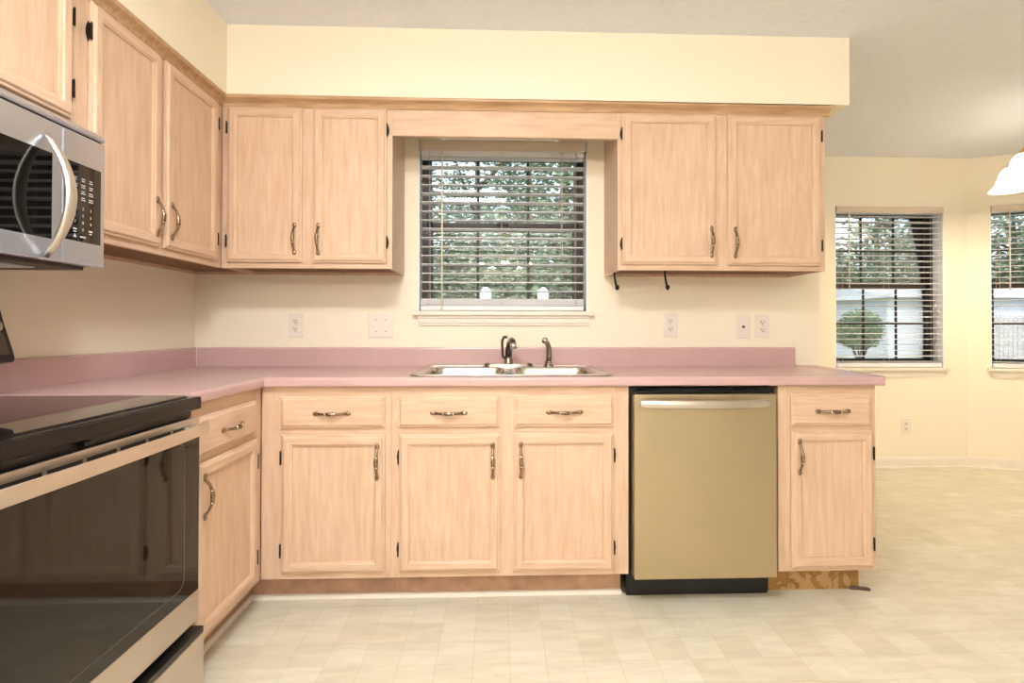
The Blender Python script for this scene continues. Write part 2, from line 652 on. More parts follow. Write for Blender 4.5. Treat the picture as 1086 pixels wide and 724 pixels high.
# ------------------------------------------------------------------ windows
def window(n, op, loc, rotz, rows=2, fdepth=0.10):
    """double hung bronze window in a drywall recess; local y=0 is the wall face"""
    x0, x1, z0, z1 = op
    w = bpy.data.objects.new('window_%d' % n, None)
    COL.objects.link(w)
    w.location = loc
    w.rotation_euler = (0, 0, rotz)
    struct(w)
    e = 0.0025
    j = MB()
    j.box(x0, x0 + 0.006, 0.002, T, z0, z1).box(x1 - 0.006, x1, 0.002, T, z0, z1)
    j.box(x0, x1, 0.002, T, z1 - 0.006, z1).box(x0, x1, 0.002, T, z0, z0 + 0.004)
    j.obj('jamb', M['jamb'], w)
    x0 += 0.006
    x1 -= 0.006
    zt = z1 - 0.006
    zb = z0 + 0.004
    f = MB()
    fy0, fy1 = fdepth, T + 0.01
    fw = 0.026
    f.box(x0, x0 + fw, fy0, fy1, zb, zt).box(x1 - fw, x1, fy0, fy1, zb, zt)
    f.box(x0, x1, fy0, fy1, zt - fw, zt).box(x0, x1, fy0, fy1, zb, zb + fw)
    # inner track ribs
    f.box(x0 + fw, x0 + fw + 0.006, fy0 + 0.012, fy0 + 0.018, zb, zt).box(x1 - fw - 0.006, x1 - fw, fy0 + 0.012, fy0 + 0.018, zb, zt)
    f.obj('frame', M['bronze_frame'], w)
    zm = zb + (zt - zb) * 0.50
    xa, xb = x0 + fw + 0.001, x1 - fw - 0.001

    def sash(name, za, zc, yy, st, top, bot, shift=0.0):
        q = MB()
        q.box(xa, xa + st, yy, yy + 0.022, za, zc).box(xb - st, xb, yy, yy + 0.022, za, zc)
        q.box(xa, xb, yy, yy + 0.022, zc - top, zc).box(xa, xb, yy, yy + 0.022, za, za + bot)
        for k in (1, 2):
            xm = xa + (xb - xa) * k / 3
            q.box(xm - 0.0075, xm + 0.0075, yy + 0.006, yy + 0.016, za + bot, zc - top)
        zz = (za + bot + zc - top) / 2
        q.box(xa + st, xb - st, yy + 0.006, yy + 0.016, zz - 0.0075, zz + 0.0075)
        so = q.obj(name, M['bronze_frame'], w)
        MB().box(xa + st, xb - st, yy + 0.010, yy + 0.0125, za + bot, zc - top).obj('glass', M['glass'], so)
        return so
    sash('upper_sash', zm - 0.005, zt - fw, fdepth + 0.029, 0.020, 0.03, 0.035)
    lo = sash('lower_sash', zb + fw, zm + 0.040, fdepth + 0.003, 0.030, 0.045, 0.04)
    MB().box((xa + xb) / 2 - 0.03, (xa + xb) / 2 + 0.03, fdepth - 0.012, fdepth + 0.003, zm + 0.026, zm + 0.040, bev=0.003).obj('sash_lock', M['bronze_frame'], lo)
    x0, x1 = op[0], op[1]
    s = MB()
    s.box(x0 - 0.026, x1 + 0.030, -0.035, fdepth, z0 - 0.019, z0 + 0.004, bev=0.003)
    s.obj('sill', M['white_paint'], w)
    ap = MB()
    zt2 = z0 - 0.019
    ap.prism([(-0.001, zt2), (-0.020, zt2), (-0.020, zt2 - 0.012), (-0.014, zt2 - 0.018), (-0.014, zt2 - 0.036), (-0.010, zt2 - 0.044), (-0.010, zt2 - 0.052), (-0.001, zt2 - 0.052)], 'x', x0 + 0.004, x1 + 0.006)
    ap.obj('apron', M['white_paint'], w)
    return w


window(1, W1, (0, 0, 0), 0)
window(2, W2, (0, NOOKY, 0), 0)
window(3, W3, (5.297, NOOKY, 0), BAY)


def blind(label, op, loc, rotz, pitch, stack, wand_dx, wand_len, cord_dx, hang=0.0, valance_out=0.012):
    x0, x1, z0, z1 = op
    t = thing('window_blind', label, 'blind', loc, rotz, 'white slatted window blinds')
    zv = z1 - 0.052
    v = MB()
    v.box(x0 + 0.004, x1 - 0.008, -valance_out, -valance_out + 0.006, zv, z1 - 0.003, bev=0.0015)
    v.box(x0 + 0.004, x0 + 0.009, -valance_out, 0.045, zv, z1 - 0.003)
    v.box(x1 - 0.013, x1 - 0.008, -valance_out, 0.045, zv, z1 - 0.003)
    v.obj('valance', M['blind_tan'], t)
    MB().box(x0 + 0.014, x1 - 0.018, 0.004, 0.050, zv - (0.029 if stack > 0.05 else 0.006), z1 - 0.010).obj('headrail', M['blind'], t)
    sl = MB()
    zs = z0 + stack + 0.012
    k = int((zv - 0.02 - zs) / pitch)
    pr = []
    for i in range(k + 1):
        z = zv - (0.033 if stack > 0.05 else 0.024) - i * pitch
        if z < zs:
            break
        d = 0.002 * math.sin(i * 1.7)
        sl.prism([(0.001, z - 0.001 + d), (0.012, z + 0.0008), (0.026, z + 0.0014), (0.040, z + 0.0008), (0.051, z - 0.001 - d),
                  (0.051, z - 0.0035 - d), (0.040, z - 0.0017), (0.026, z - 0.0011), (0.012, z - 0.0017), (0.001, z - 0.0035 + d)], 'x', x0 + 0.014, x1 - 0.018)
    if stack > 0.05:
        for i in range(8):
            z = z0 + 0.034 + i * 0.0044
            sl.box(x0 + 0.012, x1 - 0.020, 0.000, 0.051, z, z + 0.003)
    sl.obj('slats', M['blind'], t)
    br = MB().box(x0 + 0.012, x1 - 0.020, -0.001, 0.052, z0 + 0.007, z0 + 0.031 if stack > 0.05 else z0 + 0.04, bev=0.003)
    bo = br.obj('bottom_rail', M['blind'], t)
    c = MB()
    for fx in (0.06, 0.26, 0.50, 0.74, 0.93) if False else (0.065, 0.49, 0.93):
        xx = x0 + (x1 - x0) * fx
        for yy in (-0.002, 0.054):
            c.tube([(xx, yy, zv), (xx, yy, z0 + 0.03)], 0.0011, 5)
        if stack > 0.05:
            c.sphere((xx, -0.004, z0 + 0.05), 0.007, 0.003, 0.012)
    c.obj('ladder_cords', M['cord'], t)
    xw = x0 + wand_dx
    wd = MB()
    wd.tube([(xw, -0.018, zv + 0.002), (xw, -0.020, zv - wand_len)], 0.0042, 6)
    wd.tube([(xw, -0.010, zv + 0.010), (xw, -0.018, zv + 0.004), (xw, -0.018, zv - 0.01)], 0.003, 6)
    wd.obj('tilt_wand', M['wand'], t)
    if cord_dx:
        xc = x0 + cord_dx
        cc = MB()
        for d in (-0.002, 0.002):
            cc.tube([(xc + d, -0.014, zv - 0.005), (xc + d * 2, -0.016, zv - 0.55)], 0.0012, 5)
        cc.box(xc - 0.012, xc + 0.012, -0.016, -0.008, zv - 0.008, zv + 0.006, bev=0.002)
        cc.obj('lift_cord', M['cord'], t)
    return t


blind('white slatted blind over the kitchen window above the sink', W1, (0, 0, 0), 0, 0.0463, 0.066, 0.125, 0.86, 0.745)
blind('white slatted blind on the nook window nearest the cabinets', W2, (0, NOOKY, 0), 0, 0.0445, 0.035, 0.10, 0.60, None)
blind('white slatted blind at the right edge of the photo beneath the lamp shade', W3, (5.297, NOOKY, 0), BAY, 0.0445, 0.035, 0.115, 0.62, None)


# ------------------------------------------------------------------ cabinet parts
def panel_door(w, h, frame=0.046, th=0.019):
    """five-piece recessed panel door, lower left back corner at the origin, front towards -y"""
    b = MB()

    def ring(i, y):
        return [(i, y, i), (w - i, y, i), (w - i, y, h - i), (i, y, h - i)]
    R = [ring(0.002, 0), ring(0, -0.002), ring(0, -0.010), ring(0.003, -0.012), ring(0.007, -0.0125), ring(0.009, -0.0155), ring(0.013, -th),
         ring(frame - 0.010, -th), ring(frame - 0.006, -th + 0.0035), ring(frame - 0.002, -th + 0.005), ring(frame - 0.001, -th + 0.012)]
    b.rings(R, mis=lambda i, k: 1 if k in (0, 2) else 0)
    return b


def slab_front(w, h, th=0.019):
    b = MB()

    def ring(i, y):
        return [(i, y, i), (w - i, y, i), (w - i, y, h - i), (i, y, h - i)]
    R = [ring(0.002, 0), ring(0, -0.002), ring(0, -0.010), ring(0.003, -0.012), ring(0.007, -0.0125), ring(0.009, -0.0155), ring(0.013, -th)]
    b.rings(R, mis=lambda i, k: 0)
    return b


def make_pull_mesh():
    """antique pull 145 mm long along x: spoon ends, arched grip with banded middle"""
    b = MB()
    for s in (-1, 1):
        b.sphere((s * 0.0610, -0.0025, 0), 0.0135, 0.0050, 0.0088, nu=14, nv=8)
    pts = []
    rad = []
    for i in range(17):
        u = -1 + 2 * i / 16
        x = u * 0.055
        y = -0.004 - 0.021 * (1 - abs(u) ** 2.2)
        pts.append((x, y, 0))
        g = math.exp(-(u / 0.35) ** 2)
        r = 0.0044 + 0.0030 * g
        rad.append((r, r * 1.15))
    b.tube(pts, rad, 10)
    for u in (-0.36, 0.36):
        x = u * 0.055
        y = -0.004 - 0.021 * (1 - abs(u) ** 2.2)
        b.sphere((x, y, 0), 0.0035, 0.0078, 0.0085, mi=1, nu=10, nv=6)
    return b


M['pull_bright'] = mat('bright_pewter_band', rgb(214, 196, 170), 0.22, metal=1.0)  # bands lighter than the rest of the pull
_p = make_pull_mesh().obj('drawer_pull', [M['pull'], M['pull_bright']])
PULL_ME = _p.data
bpy.data.objects.remove(_p)


def pull(parent, x, z, y=-0.019, vertical=False):
    o = bpy.data.objects.new('door_pull' if vertical else 'drawer_pull', PULL_ME)
    COL.objects.link(o)
    o.parent = parent
    o.location = (x, y, z)
    if vertical:
        o.rotation_euler = (0, PI / 2, 0)
    return o


def make_hinge_mesh():
    b = MB()
    # lens shaped frame leaf, then the knuckle
    pr = [(0.0, -0.031)] + [(0.009 * math.sin(PI * k / 8) ** 0.8, -0.029 + 0.058 * k / 8) for k in range(1, 8)] + [(0.0, 0.031)]
    b.prism(pr, 'y', -0.0035, 0.0)
    b.tube([(0.002, -0.013, -0.025), (0.002, -0.013, 0.025)], 0.0030, 8)
    b.box(0.000, 0.004, -0.0125, 0.0, -0.024, 0.024)
    for z in (-0.029, 0.029):
        b.sphere((0.002, -0.013, z + (0.004 if z < 0 else -0.004)), 0.0025, 0.0025, 0.004, nu=8, nv=6)
    return b


_h = make_hinge_mesh().obj('hinge', M['hinge'])
HINGE_ME = _h.data
bpy.data.objects.remove(_h)


def hinge(parent, x, z, side):
    o = bpy.data.objects.new('hinge', HINGE_ME)
    COL.objects.link(o)
    o.parent = parent
    o.location = (x, -0.0005, z)
    o.scale = (side, 1, 1)
    return o


def add_door(root, x0, x1, z0, z1, yf, pull_side, hinge_side, pull_top, pull_inset=0.029, hz=(0.09, 0.09), hinges=True):
    """door at face plane yf of the cabinet (front = -y)"""
    w, h = x1 - x0, z1 - z0
    d = panel_door(w, h).obj('door', [M['wood_v'], M['wood_h']], root, loc=(x0, yf, z0))
    px = w - pull_inset if pull_side > 0 else pull_inset
    pz = h - 0.105 if pull_top else 0.105
    pull(d, px, pz, vertical=True)
    if hinges:
        hx = w + 0.001 if hinge_side > 0 else -0.001
        for z in (hz[0], h - hz[1]):
            hinge(d, hx, z, hinge_side)
    return d


def add_drawer(root, x0, x1, z0, z1, yf, dx=0.0):
    w, h = x1 - x0, z1 - z0
    d = slab_front(w, h).obj('drawer', [M['wood_h']], root, loc=(x0, yf, z0))
    pull(d, w / 2 + dx, h / 2 - 0.004)
    return d


BF = -0.613     # base face plane
BZ0, BZ1 = 0.1153, 0.8755


def base_body(root, x0, x1, frame_rects, toe=True, right_toe_mat=None, toe_x=None, back=0.0, face_x0=None):
    b = MB()
    fx = x0 if face_x0 is None else face_x0
    for (a, c) in ((x0, x0 + 0.016), (x1 - 0.016, x1)):
        b.box(a, c, BF + 0.019, -0.004, BZ0, BZ1, 0)
    b.box(x0 + 0.016, x1 - 0.016, -0.012, -0.004, BZ0, BZ1, 0)
    b.box(x0 + 0.016, x1 - 0.016, BF + 0.019, -0.012, BZ0 + 0.004, BZ0 + 0.02, 0)
    for (a, c, za, zc, mi) in frame_rects:
        b.box(a, c, BF, BF + 0.0195, za, zc, mi)
    b.obj('carcass', [M['wood_v'], M['wood_h']], root)
    if toe:
        ta, tc_ = toe_x or (x0, x1)
        MB().box(ta, tc_, -0.533, -0.515, 0.0, BZ0 - 0.0002).obj('toe_kick', right_toe_mat or M['wood_toe'], root)


# --- corner base cabinet (back run)
c1 = thing('base_cabinet', 'corner maple base cabinet with one drawer over one door, left of the sink', 'cabinet', (0, 0, 0), 0, 'base cabinets')
base_body(c1, 0.012, 1.1205, [(0.612, 0.70, BZ0, BZ1, 0), (1.088, 1.1205, BZ0, BZ1, 0), (0.70, 1.088, 0.83, BZ1, 1),
                             (0.70, 1.088, 0.676, 0.722, 1), (0.70, 1.088, BZ0, 0.15, 1)], toe_x=(0.537, 1.1205))
add_door(c1, 0.693, 1.098, 0.141, 0.686, BF - 0.0005, 1, -1, True)
add_drawer(c1, 0.689, 1.095, 0.713, 0.837, BF - 0.0005)

# --- sink base
c2 = thing('base_cabinet', 'pale maple sink base cabinet with two drawer fronts over two doors', 'cabinet', (0, 0, 0), 0, 'base cabinets')
base_body(c2, 1.1215, 2.074, [(1.1215, 1.165, BZ0, BZ1, 0), (2.0, 2.074, BZ0, BZ1, 0), (1.165, 2.0, 0.83, BZ1, 1), (1.54, 1.62, BZ0, 0.83, 0),
                              (1.165, 1.54, 0.676, 0.722, 1), (1.62, 2.0, 0.676, 0.722, 1), (1.165, 1.54, BZ0, 0.15, 1), (1.62, 2.0, BZ0, 0.15, 1)], toe_x=(1.1215, 2.060))
add_door(c2, 1.153, 1.554, 0.140, 0.685, BF - 0.0005, 1, -1, True)
add_door(c2, 1.608, 2.012, 0.137, 0.687, BF - 0.0005, -1, 1, True)
add_drawer(c2, 1.149, 1.551, 0.714, 0.836, BF - 0.0005)
add_drawer(c2, 1.610, 2.013, 0.714, 0.839, BF - 0.0005)

# --- end base cabinet right of the dishwasher
c3 = thing('base_cabinet', 'narrow maple base cabinet at the counter end, right of the dishwasher', 'cabinet', (0, 0, 0), 0, 'base cabinets')
base_body(c3, 2.692, 3.102, [(2.692, 2.75, BZ0, BZ1, 0), (3.075, 3.102, BZ0, BZ1, 0), (2.75, 3.075, 0.83, BZ1, 1),
                             (2.75, 3.075, 0.68, 0.722, 1), (2.75, 3.075, BZ0, 0.15, 1)], toe_x=(2.692, 3.085), right_toe_mat=M['glue'])
add_door(c3, 2.742, 3.084, 0.131, 0.692, BF - 0.0005, -1, 1, True, hz=(0.095, 0.095))
add_drawer(c3, 2.743, 3.076, 0.712, 0.839, BF - 0.0005)
MB().prism([(3.05, -0.53), (3.11, -0.545), (3.118, -0.56), (3.085, -0.549), (3.04, -0.54)], 'z', 0.0, 0.012).obj('loose_splinter', M['bark'], c3)

# --- left run base cabinet (faces +x): local x -> world +y, local -y -> world +x
ROT = PI / 2
LY0 = -1.100                         # world y of local x=0
lc = thing('base_cabinet', 'pale maple base cabinet with drawer and door between the range and the corner', 'cabinet', (0, LY0, 0), ROT, 'base cabinets')
wl = 1.100 - 0.6145
b = MB()
LF = -0.609
for (a, c) in ((0, 0.016), (wl - 0.016, wl)):
    b.box(a, c, LF + 0.019, -0.004, BZ0, BZ1)
b.box(0.016, wl - 0.016, -0.012, -0.004, BZ0, BZ1).box(0.016, wl - 0.016, LF + 0.019, -0.012, BZ0 + 0.004, BZ0 + 0.02)
for (a, c, za, zc, mi) in [(0, 0.055, BZ0, BZ1, 0), (wl - 0.078, wl, BZ0, BZ1, 0), (0.055, wl - 0.078, 0.825, BZ1, 1), (0.055, wl - 0.078, 0.676, 0.722, 1), (0.055, wl - 0.078, BZ0, 0.15, 1)]:
    b.box(a, c, LF, LF + 0.0195, za, zc, mi)
b.obj('carcass', [M['wood_v'], M['wood_h']], lc)
MB().box(0, wl, -0.535, -0.518, 0, BZ0 - 0.0002).obj('toe_kick', M['wood_toe'], lc)
MB().box(0.518, 0.535, -0.614, -0.515, 0, BZ0 - 0.0002).obj('toe_kick', M['wood_toe'], c1)
d = add_door(lc, 0.030, 0.430, 0.137, 0.684, LF - 0.0005, -1, 1, True, pull_inset=0.029)
d = add_drawer(lc, 0.030, 0.416, 0.708, 0.832, LF - 0.0005, dx=0.005)

# shoe mouldings along the toe kicks
qr = [(0, 0), (-0.014, 0), (-0.0135, 0.006), (-0.010, 0.013), (-0.005, 0.017), (0, 0.018)]
struct(MB().prism(qr, 'x', 0.5362, 2.062).obj('baseboard_back', M['white_paint'], loc=(0, -0.5335, 0)))
struct(MB().prism(qr, 'x', LY0, -0.549).obj('baseboard_left', M['white_paint'], loc=(0.5355, 0, 0), rot=(0, 0, PI / 2)))

# ------------------------------------------------------------------ upper cabinets
UF = -0.312
UZ0, UZ1 = 1.379, 2.135


def upper_body(root, x0, x1, yf, stiles, z0=UZ0, z1=UZ1, rail_b=0.045, rail_t=0.05, side_l=True):
    b = MB()
    b.box(x0, x0 + 0.016, yf + 0.0185, -0.001, z0, z1, 0).box(x1 - 0.016, x1, yf + 0.0185, -0.001, z0, z1, 0)
    b.box(x0 + 0.016, x1 - 0.016, -0.012, -0.001, z0, z1, 0)
    b.box(x0 + 0.016, x1 - 0.016, yf + 0.0185, -0.012, z1 - 0.02, z1, 0)
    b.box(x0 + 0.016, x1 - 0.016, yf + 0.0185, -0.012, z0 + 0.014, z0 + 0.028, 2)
    prev = None
    for (a, c) in stiles:
        b.box(a, c, yf, yf + 0.019, z0, z1, 0)
        if prev is not None:
            b.box(prev, a, yf, yf + 0.019, z0, z0 + rail_b, 1)
            b.box(prev, a, yf, yf + 0.019, z1 - rail_t, z1, 1)
        prev = c
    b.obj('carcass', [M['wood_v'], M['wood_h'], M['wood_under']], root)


u1 = thing('wall_cabinet', 'two-door maple wall cabinet left of the kitchen window, beside the corner', 'cabinet', (0, 0, 0), 0, 'wall cabinets')
upper_body(u1, 0.2945, 1.060, UF, [(0.2945, 0.34), (0.64, 0.72), (1.02, 1.060)])
add_door(u1, 0.322, 0.655, 1.405, 2.107, UF - 0.0005, 1, -1, False, hz=(0.095, 0.095))
add_door(u1, 0.703, 1.035, 1.403, 2.107, UF - 0.0005, -1, 1, False, hz=(0.095, 0.095))

u2 = thing('wall_cabinet', 'two-door maple wall cabinet right of the kitchen window with hooks beneath', 'cabinet', (0, 0, 0), 0, 'wall cabinets')
upper_body(u2, 2.100, 3.087, UF, [(2.100, 2.14), (2.545, 2.635), (3.045, 3.087)])
add_door(u2, 2.120, 2.564, 1.405, 2.107, UF - 0.0005, 1, -1, False, hz=(0.095, 0.095))
add_door(u2, 2.618, 3.063, 1.402, 2.107, UF - 0.0005, -1, 1, False, hz=(0.095, 0.095))

UL = -0.293
u3 = thing('wall_cabinet', 'two-door maple wall cabinet on the left wall beside the microwave', 'cabinet', (0, -1.0905, 0), ROT, 'wall cabinets')
upper_body(u3, 0.0, 1.0865, UL, [(0.0, 0.042), (0.32, 0.375), (0.715, 0.777)])
add_door(u3, 0.003 + 0.004, 0.3345, 1.405, 2.107, UL - 0.0005, 1, -1, False, hz=(0.095, 0.095))
add_door(u3, 0.3620, 0.7240, 1.405, 2.107, UL - 0.0005, -1, 1, False, hz=(0.095, 0.095))

u4 = thing('wall_cabinet', 'short maple wall cabinet directly above the microwave', 'cabinet', (0, -1.0915 - 0.762, 0), ROT, 'wall cabinets')
upper_body(u4, 0.0, 0.762, UL, [(0.0, 0.045), (0.355, 0.405), (0.715, 0.762)], z0=1.688)
add_door(u4, 0.030, 0.370, 1.7165, 2.107, UL - 0.0005, 1, -1, False, hz=(0.09, 0.09))
add_door(u4, 0.390, 0.7005, 1.7165, 2.107, UL - 0.0005, -1, 1, False, hz=(0.09, 0.09))

# valance board and crown moulding
vb = MB().box(1.0605, 2.0995, UF, UF + 0.018, 1.990, 2.134).box(1.0605, 2.0995, UF - 0.006, UF + 0.018, 1.988, 2.000, bev=0.002)
tag(vb.obj('valance_board', M['wood_h']), 'flat maple valance board spanning the gap above the kitchen window', 'board')


def crown_prof(ztop, face):
    return [(face + 0.0, 2.109), (face - 0.006, 2.109), (face - 0.009, 2.116), (face - 0.008, 2.122), (face - 0.014, 2.130), (face - 0.026, 2.137), (face - 0.031, 2.140),
            (face - 0.033, ztop - 0.003), (face - 0.031, ztop), (face, ztop)]


cm = MB()
pl = crown_prof(SOF - 0.0005, UF - 0.0005)
pr_ = crown_prof(2.147, UF - 0.0005)
ra = [(0.3, u, v) for u, v in pl]
rb = [(3.104, u, v) for u, v in pr_]
cm.rings([ra, rb])
pll = crown_prof(SOF - 0.0005, 0)
ra = [(0.2935 - u, -2.0, v) for u, v in pll]
rb = [(0.2935 - u, -0.32, v) for u, v in pll]
cm.rings([ra, rb])
tag(cm.obj('crown_moulding', M['wood_trim']), 'maple crown moulding running along the tops of the wall cabinets', 'moulding')

# slim light under the valance
ul = thing('strip_light', 'slim white strip light tucked behind the valance board above the window', 'light', (0, 0, 0))
MB().box(1.27, 1.835, UF + 0.0185, UF + 0.065, 1.998, 2.026, bev=0.004).obj('housing', M['white_paint'], ul)
MB().box(1.275, 1.30, UF + 0.020, UF + 0.068, 1.994, 2.028, bev=0.003).obj('end_cap', M['plate'], ul)
MB().box(1.805, 1.83, UF + 0.020, UF + 0.068, 1.994, 2.028, bev=0.003).obj('end_cap', M['plate'], ul)

# ------------------------------------------------------------------ countertop with sink cut-out
CT0, CT1 = 0.8765, 0.9115
FY = -0.643
SX0, SX1, SY0, SY1 = 1.205, 2.000, -0.560, -0.085


def nosing(f, s, back):
    """post-formed edge, f front coordinate, s outward sign"""
    return [(back, CT0), (f + s * 0.0 - s * 0.006, CT0), (f - s * 0.0015, CT0 + 0.003), (f, CT0 + 0.009), (f, CT1 - 0.009), (f - s * 0.002, CT1 - 0.002), (f - s * 0.007, CT1 + 0.0015),
            (f - s * 0.016, CT1 + 0.0025), (f - s * 0.026, CT1 + 0.0012), (f - s * 0.034, CT1), (back, CT1)]


ct = thing('countertop', 'glossy dusty pink laminate countertop wrapping the corner around the sink', 'countertop', (0, 0, 0))
b = MB()
XE = 3.117
b.prism(nosing(FY, -1, SY0), 'x', 0.62, XE, smooth=False)
b.box(0.0015, SX0, SY0, -0.0015, CT0, CT1).box(SX1, XE, SY0, -0.0015, CT0, CT1).box(SX0, SX1, SY1, -0.0015, CT0, CT1)
# splayed right end
b.prism([(XE, FY), (XE + 0.006, FY + 0.0), (XE + 0.010, FY + 0.008), (3.225, -0.0015), (XE, -0.0015)], 'z', CT0, CT1 + 0.002)
# left leg
b.prism([(u, v) for u, v in nosing(0.634, 1, 0.0015)], 'y', -1.1185, SY0)
b.obj('worktop', M['pink'], ct)
bs = MB()


def splash(f, s):
    return [(0.0015 * s, CT1), (0.020 * s, CT1), (0.020 * s, CT1 + 0.088), (0.018 * s, CT1 + 0.0945), (0.013 * s, CT1 + 0.0965), (0.0015 * s, CT1 + 0.0965)]


bs.prism(splash(0, -1), 'x', 0.0015, 3.11)
bs.prism(splash(0, 1), 'y', -1.1185, -0.0015)
bs.obj('backsplash', M['pink'], ct)
MB().tube([(0.0205, -0.0205, CT1), (0.0205, -0.0205, CT1 + 0.095)], 0.0016, 6).obj('caulk_bead', M['caulk'], ct)

# ------------------------------------------------------------------ sink
sk = thing('sink', 'stainless steel double-bowl sink set into the pink countertop', 'sink', (0, 0, 0))
ZR = CT1 + 0.0035
ox0, ox1, oy0, oy1 = 1.183, 2.023, -0.590, -0.062
bowls = [(1.232, 1.578, -0.535, -0.170), (1.622, 1.970, -0.535, -0.170)]


def rim_plate():
    cu = bpy.data.curves.new('rim', 'CURVE')
    cu.dimensions = '2D'
    cu.fill_mode = 'BOTH'
    cu.extrude = 0.0012
    loops = [rrect(ox0, ox1, oy0, oy1, 0.045, 0, 6)] + [rrect(a, c, e, f, 0.06, 0, 6) for a, c, e, f in bowls]
    for lp in loops:
        sp = cu.splines.new('POLY')
        sp.points.add(len(lp) - 1)
        for p, q in zip(sp.points, lp):
            p.co = (q[0], q[1], 0, 1)
        sp.use_cyclic_u = True
    o = bpy.data.objects.new('rim_curve', cu)
    COL.objects.link(o)
    me = bpy.data.meshes.new_from_object(o.evaluated_get(bpy.context.evaluated_depsgraph_get()))
    bpy.data.objects.remove(o)
    me.materials.clear()
    me.materials.append(M['steel_sink'])
    r = bpy.data.objects.new('rim', me)
    COL.objects.link(r)
    r.location = (0, 0, ZR)
    return r


rim = rim_plate()
rim.parent = sk
for (a, c, e, f) in bowls:
    q = MB()
    rr = []
    for ins, z, r in ((-0.002, 0.0012, 0.061), (0.003, -0.004, 0.057), (0.006, -0.02, 0.055), (0.012, -0.12, 0.055), (0.020, -0.150, 0.06), (0.045, -0.168, 0.06), (0.12, -0.172, 0.03)):
        rr.append(rrect(a + ins, c - ins, e + ins, f - ins, r, ZR + z, 6))
    q.rings(rr, cap0=False, cap1=True, smooth=True)
    bo = q.obj('bowl', M['steel_sink'], sk)
    MB().lathe([(0.042, 0.0), (0.040, 0.003), (0.030, 0.002), (0.0, -0.001)], ((a + c) / 2, (e + f) / 2, ZR - 0.1725), 20, cap=False).obj('drain', M['chrome'], bo)
# raised rim bead
q = MB()
loop = rrect(ox0 + 0.004, ox1 - 0.004, oy0 + 0.004, oy1 - 0.004, 0.042, ZR + 0.001, 6)
q.tube(loop + [loop[0]], 0.0032, 6, cap=False)
q.obj('rim_bead', M['steel_sink'], sk)

# ------------------------------------------------------------------ faucet and sprayer
fa = thing('faucet', 'low dark metal faucet with side lever on a long bright base behind the sink', 'faucet', (1.597, -0.118, ZR + 0.0018))
MB().lathe([(0.030, 0), (0.030, 0.010), (0.028, 0.015), (0.020, 0.018), (0.0, 0.019)], n=28, sx=4.1, sy=1.0, cap=False).obj('base_plate', M['chrome'], fa)
MB().lathe([(0.024, 0.013), (0.023, 0.030), (0.019, 0.036), (0.019, 0.05), (0.0, 0.052)], n=20, cap=False).obj('collar', M['nickel'], fa)
MB().tube([(0, 0, 0.045), (0.001, -0.002, 0.085), (0.006, -0.03, 0.118), (0.012, -0.085, 0.133), (0.017, -0.15, 0.128), (0.019, -0.175, 0.112)], [0.017, 0.017, 0.015, 0.014, 0.0135, 0.013], 14).obj('spout', M['faucet_dark'], fa)
MB().tube([(0.0185, -0.172, 0.118), (0.020, -0.182, 0.098)], 0.0155, 14).obj('aerator', M['chrome'], fa)
MB().tube([(-0.016, -0.004, 0.040), (-0.028, -0.004, 0.050), (-0.031, -0.012, 0.090), (-0.032, -0.03, 0.128), (-0.022, -0.042, 0.148), (-0.008, -0.05, 0.146)], [0.007, 0.0065, 0.006, 0.006, 0.0065, 0.007], 10).obj('lever', M['faucet_dark'], fa)
for dx in (-0.1, 0.1):
    MB().sphere((dx, 0, 0.008), 0.022, 0.022, 0.010).obj('base_cap', M['faucet_dark'], fa)
sp = thing('side_sprayer', 'dark nickel side sprayer standing on the sink rim right of the faucet', 'sprayer', (1.797, -0.118, ZR + 0.0016))
MB().lathe([(0.025, 0), (0.024, 0.006), (0.018, 0.012), (0.016, 0.022), (0.019, 0.026), (0.0, 0.028)], n=20, cap=False).obj('holder', M['nickel'], sp)
MB().tube([(0, 0, 0.018), (0.003, 0, 0.05), (0.002, -0.002, 0.09), (-0.006, -0.012, 0.115), (-0.018, -0.03, 0.131)], [0.0125, 0.0145, 0.0135, 0.012, 0.0115], 14).obj('wand', M['nickel'], sp)
MB().sphere((-0.020, -0.034, 0.131), 0.0165, 0.0165, 0.0165).tube([(-0.020, -0.034, 0.131), (-0.026, -0.054, 0.128)], [0.014, 0.0125], 14).obj('spray_head', M['chrome'], sp)

# ------------------------------------------------------------------ dishwasher
dw = thing('dishwasher', 'stainless dishwasher with a bowed bar handle under the counter', 'dishwasher', (0, 0, 0))
MB().box(2.080, 2.682, -0.600, -0.05, 0.095, 0.866).obj('body', M['black'], dw)
MB().box(2.0865, 2.660, -0.664, -0.603, 0.114, 0.846, bev=0.004).obj('door', M['steel_dw'], dw)
MB().box(2.10, 2.64, -0.650, -0.605, 0.8465, 0.860, bev=0.003).box(2.12, 2.50, -0.640, -0.61, 0.858, 0.866, bev=0.003).obj('control_lip', M['black_gloss'], dw)
hb = MB()
rr = []
for i in range(21):
    u = -1 + 2 * i / 20
    x = 2.3635 + u * 0.258
    y = -0.678 - 0.034 * (1 - abs(u) ** 2.4)
    hh = 0.0165 - 0.004 * max(0, abs(u) - 0.93) / 0.07
    z = 0.812
    rr.append([(x, y - 0.006, z - hh * 0.8), (x, y - 0.008, z), (x, y - 0.006, z + hh * 0.8), (x, y, z + hh), (x, y + 0.006, z + hh * 0.8), (x, y + 0.006, z - hh * 0.8), (x, y, z - hh)])
hb.rings(rr, smooth=False)
for s in (-1, 1):
    hb.box(2.3635 + s * 0.245 - 0.012, 2.3635 + s * 0.245 + 0.012, -0.685, -0.662, 0.80, 0.824, bev=0.003)
hb.obj('handle', M['steel'], dw)
MB().box(2.078, 2.672, -0.562, -0.53, 0.002, 0.094, bev=0.002).obj('toe_panel', M['black'], dw)
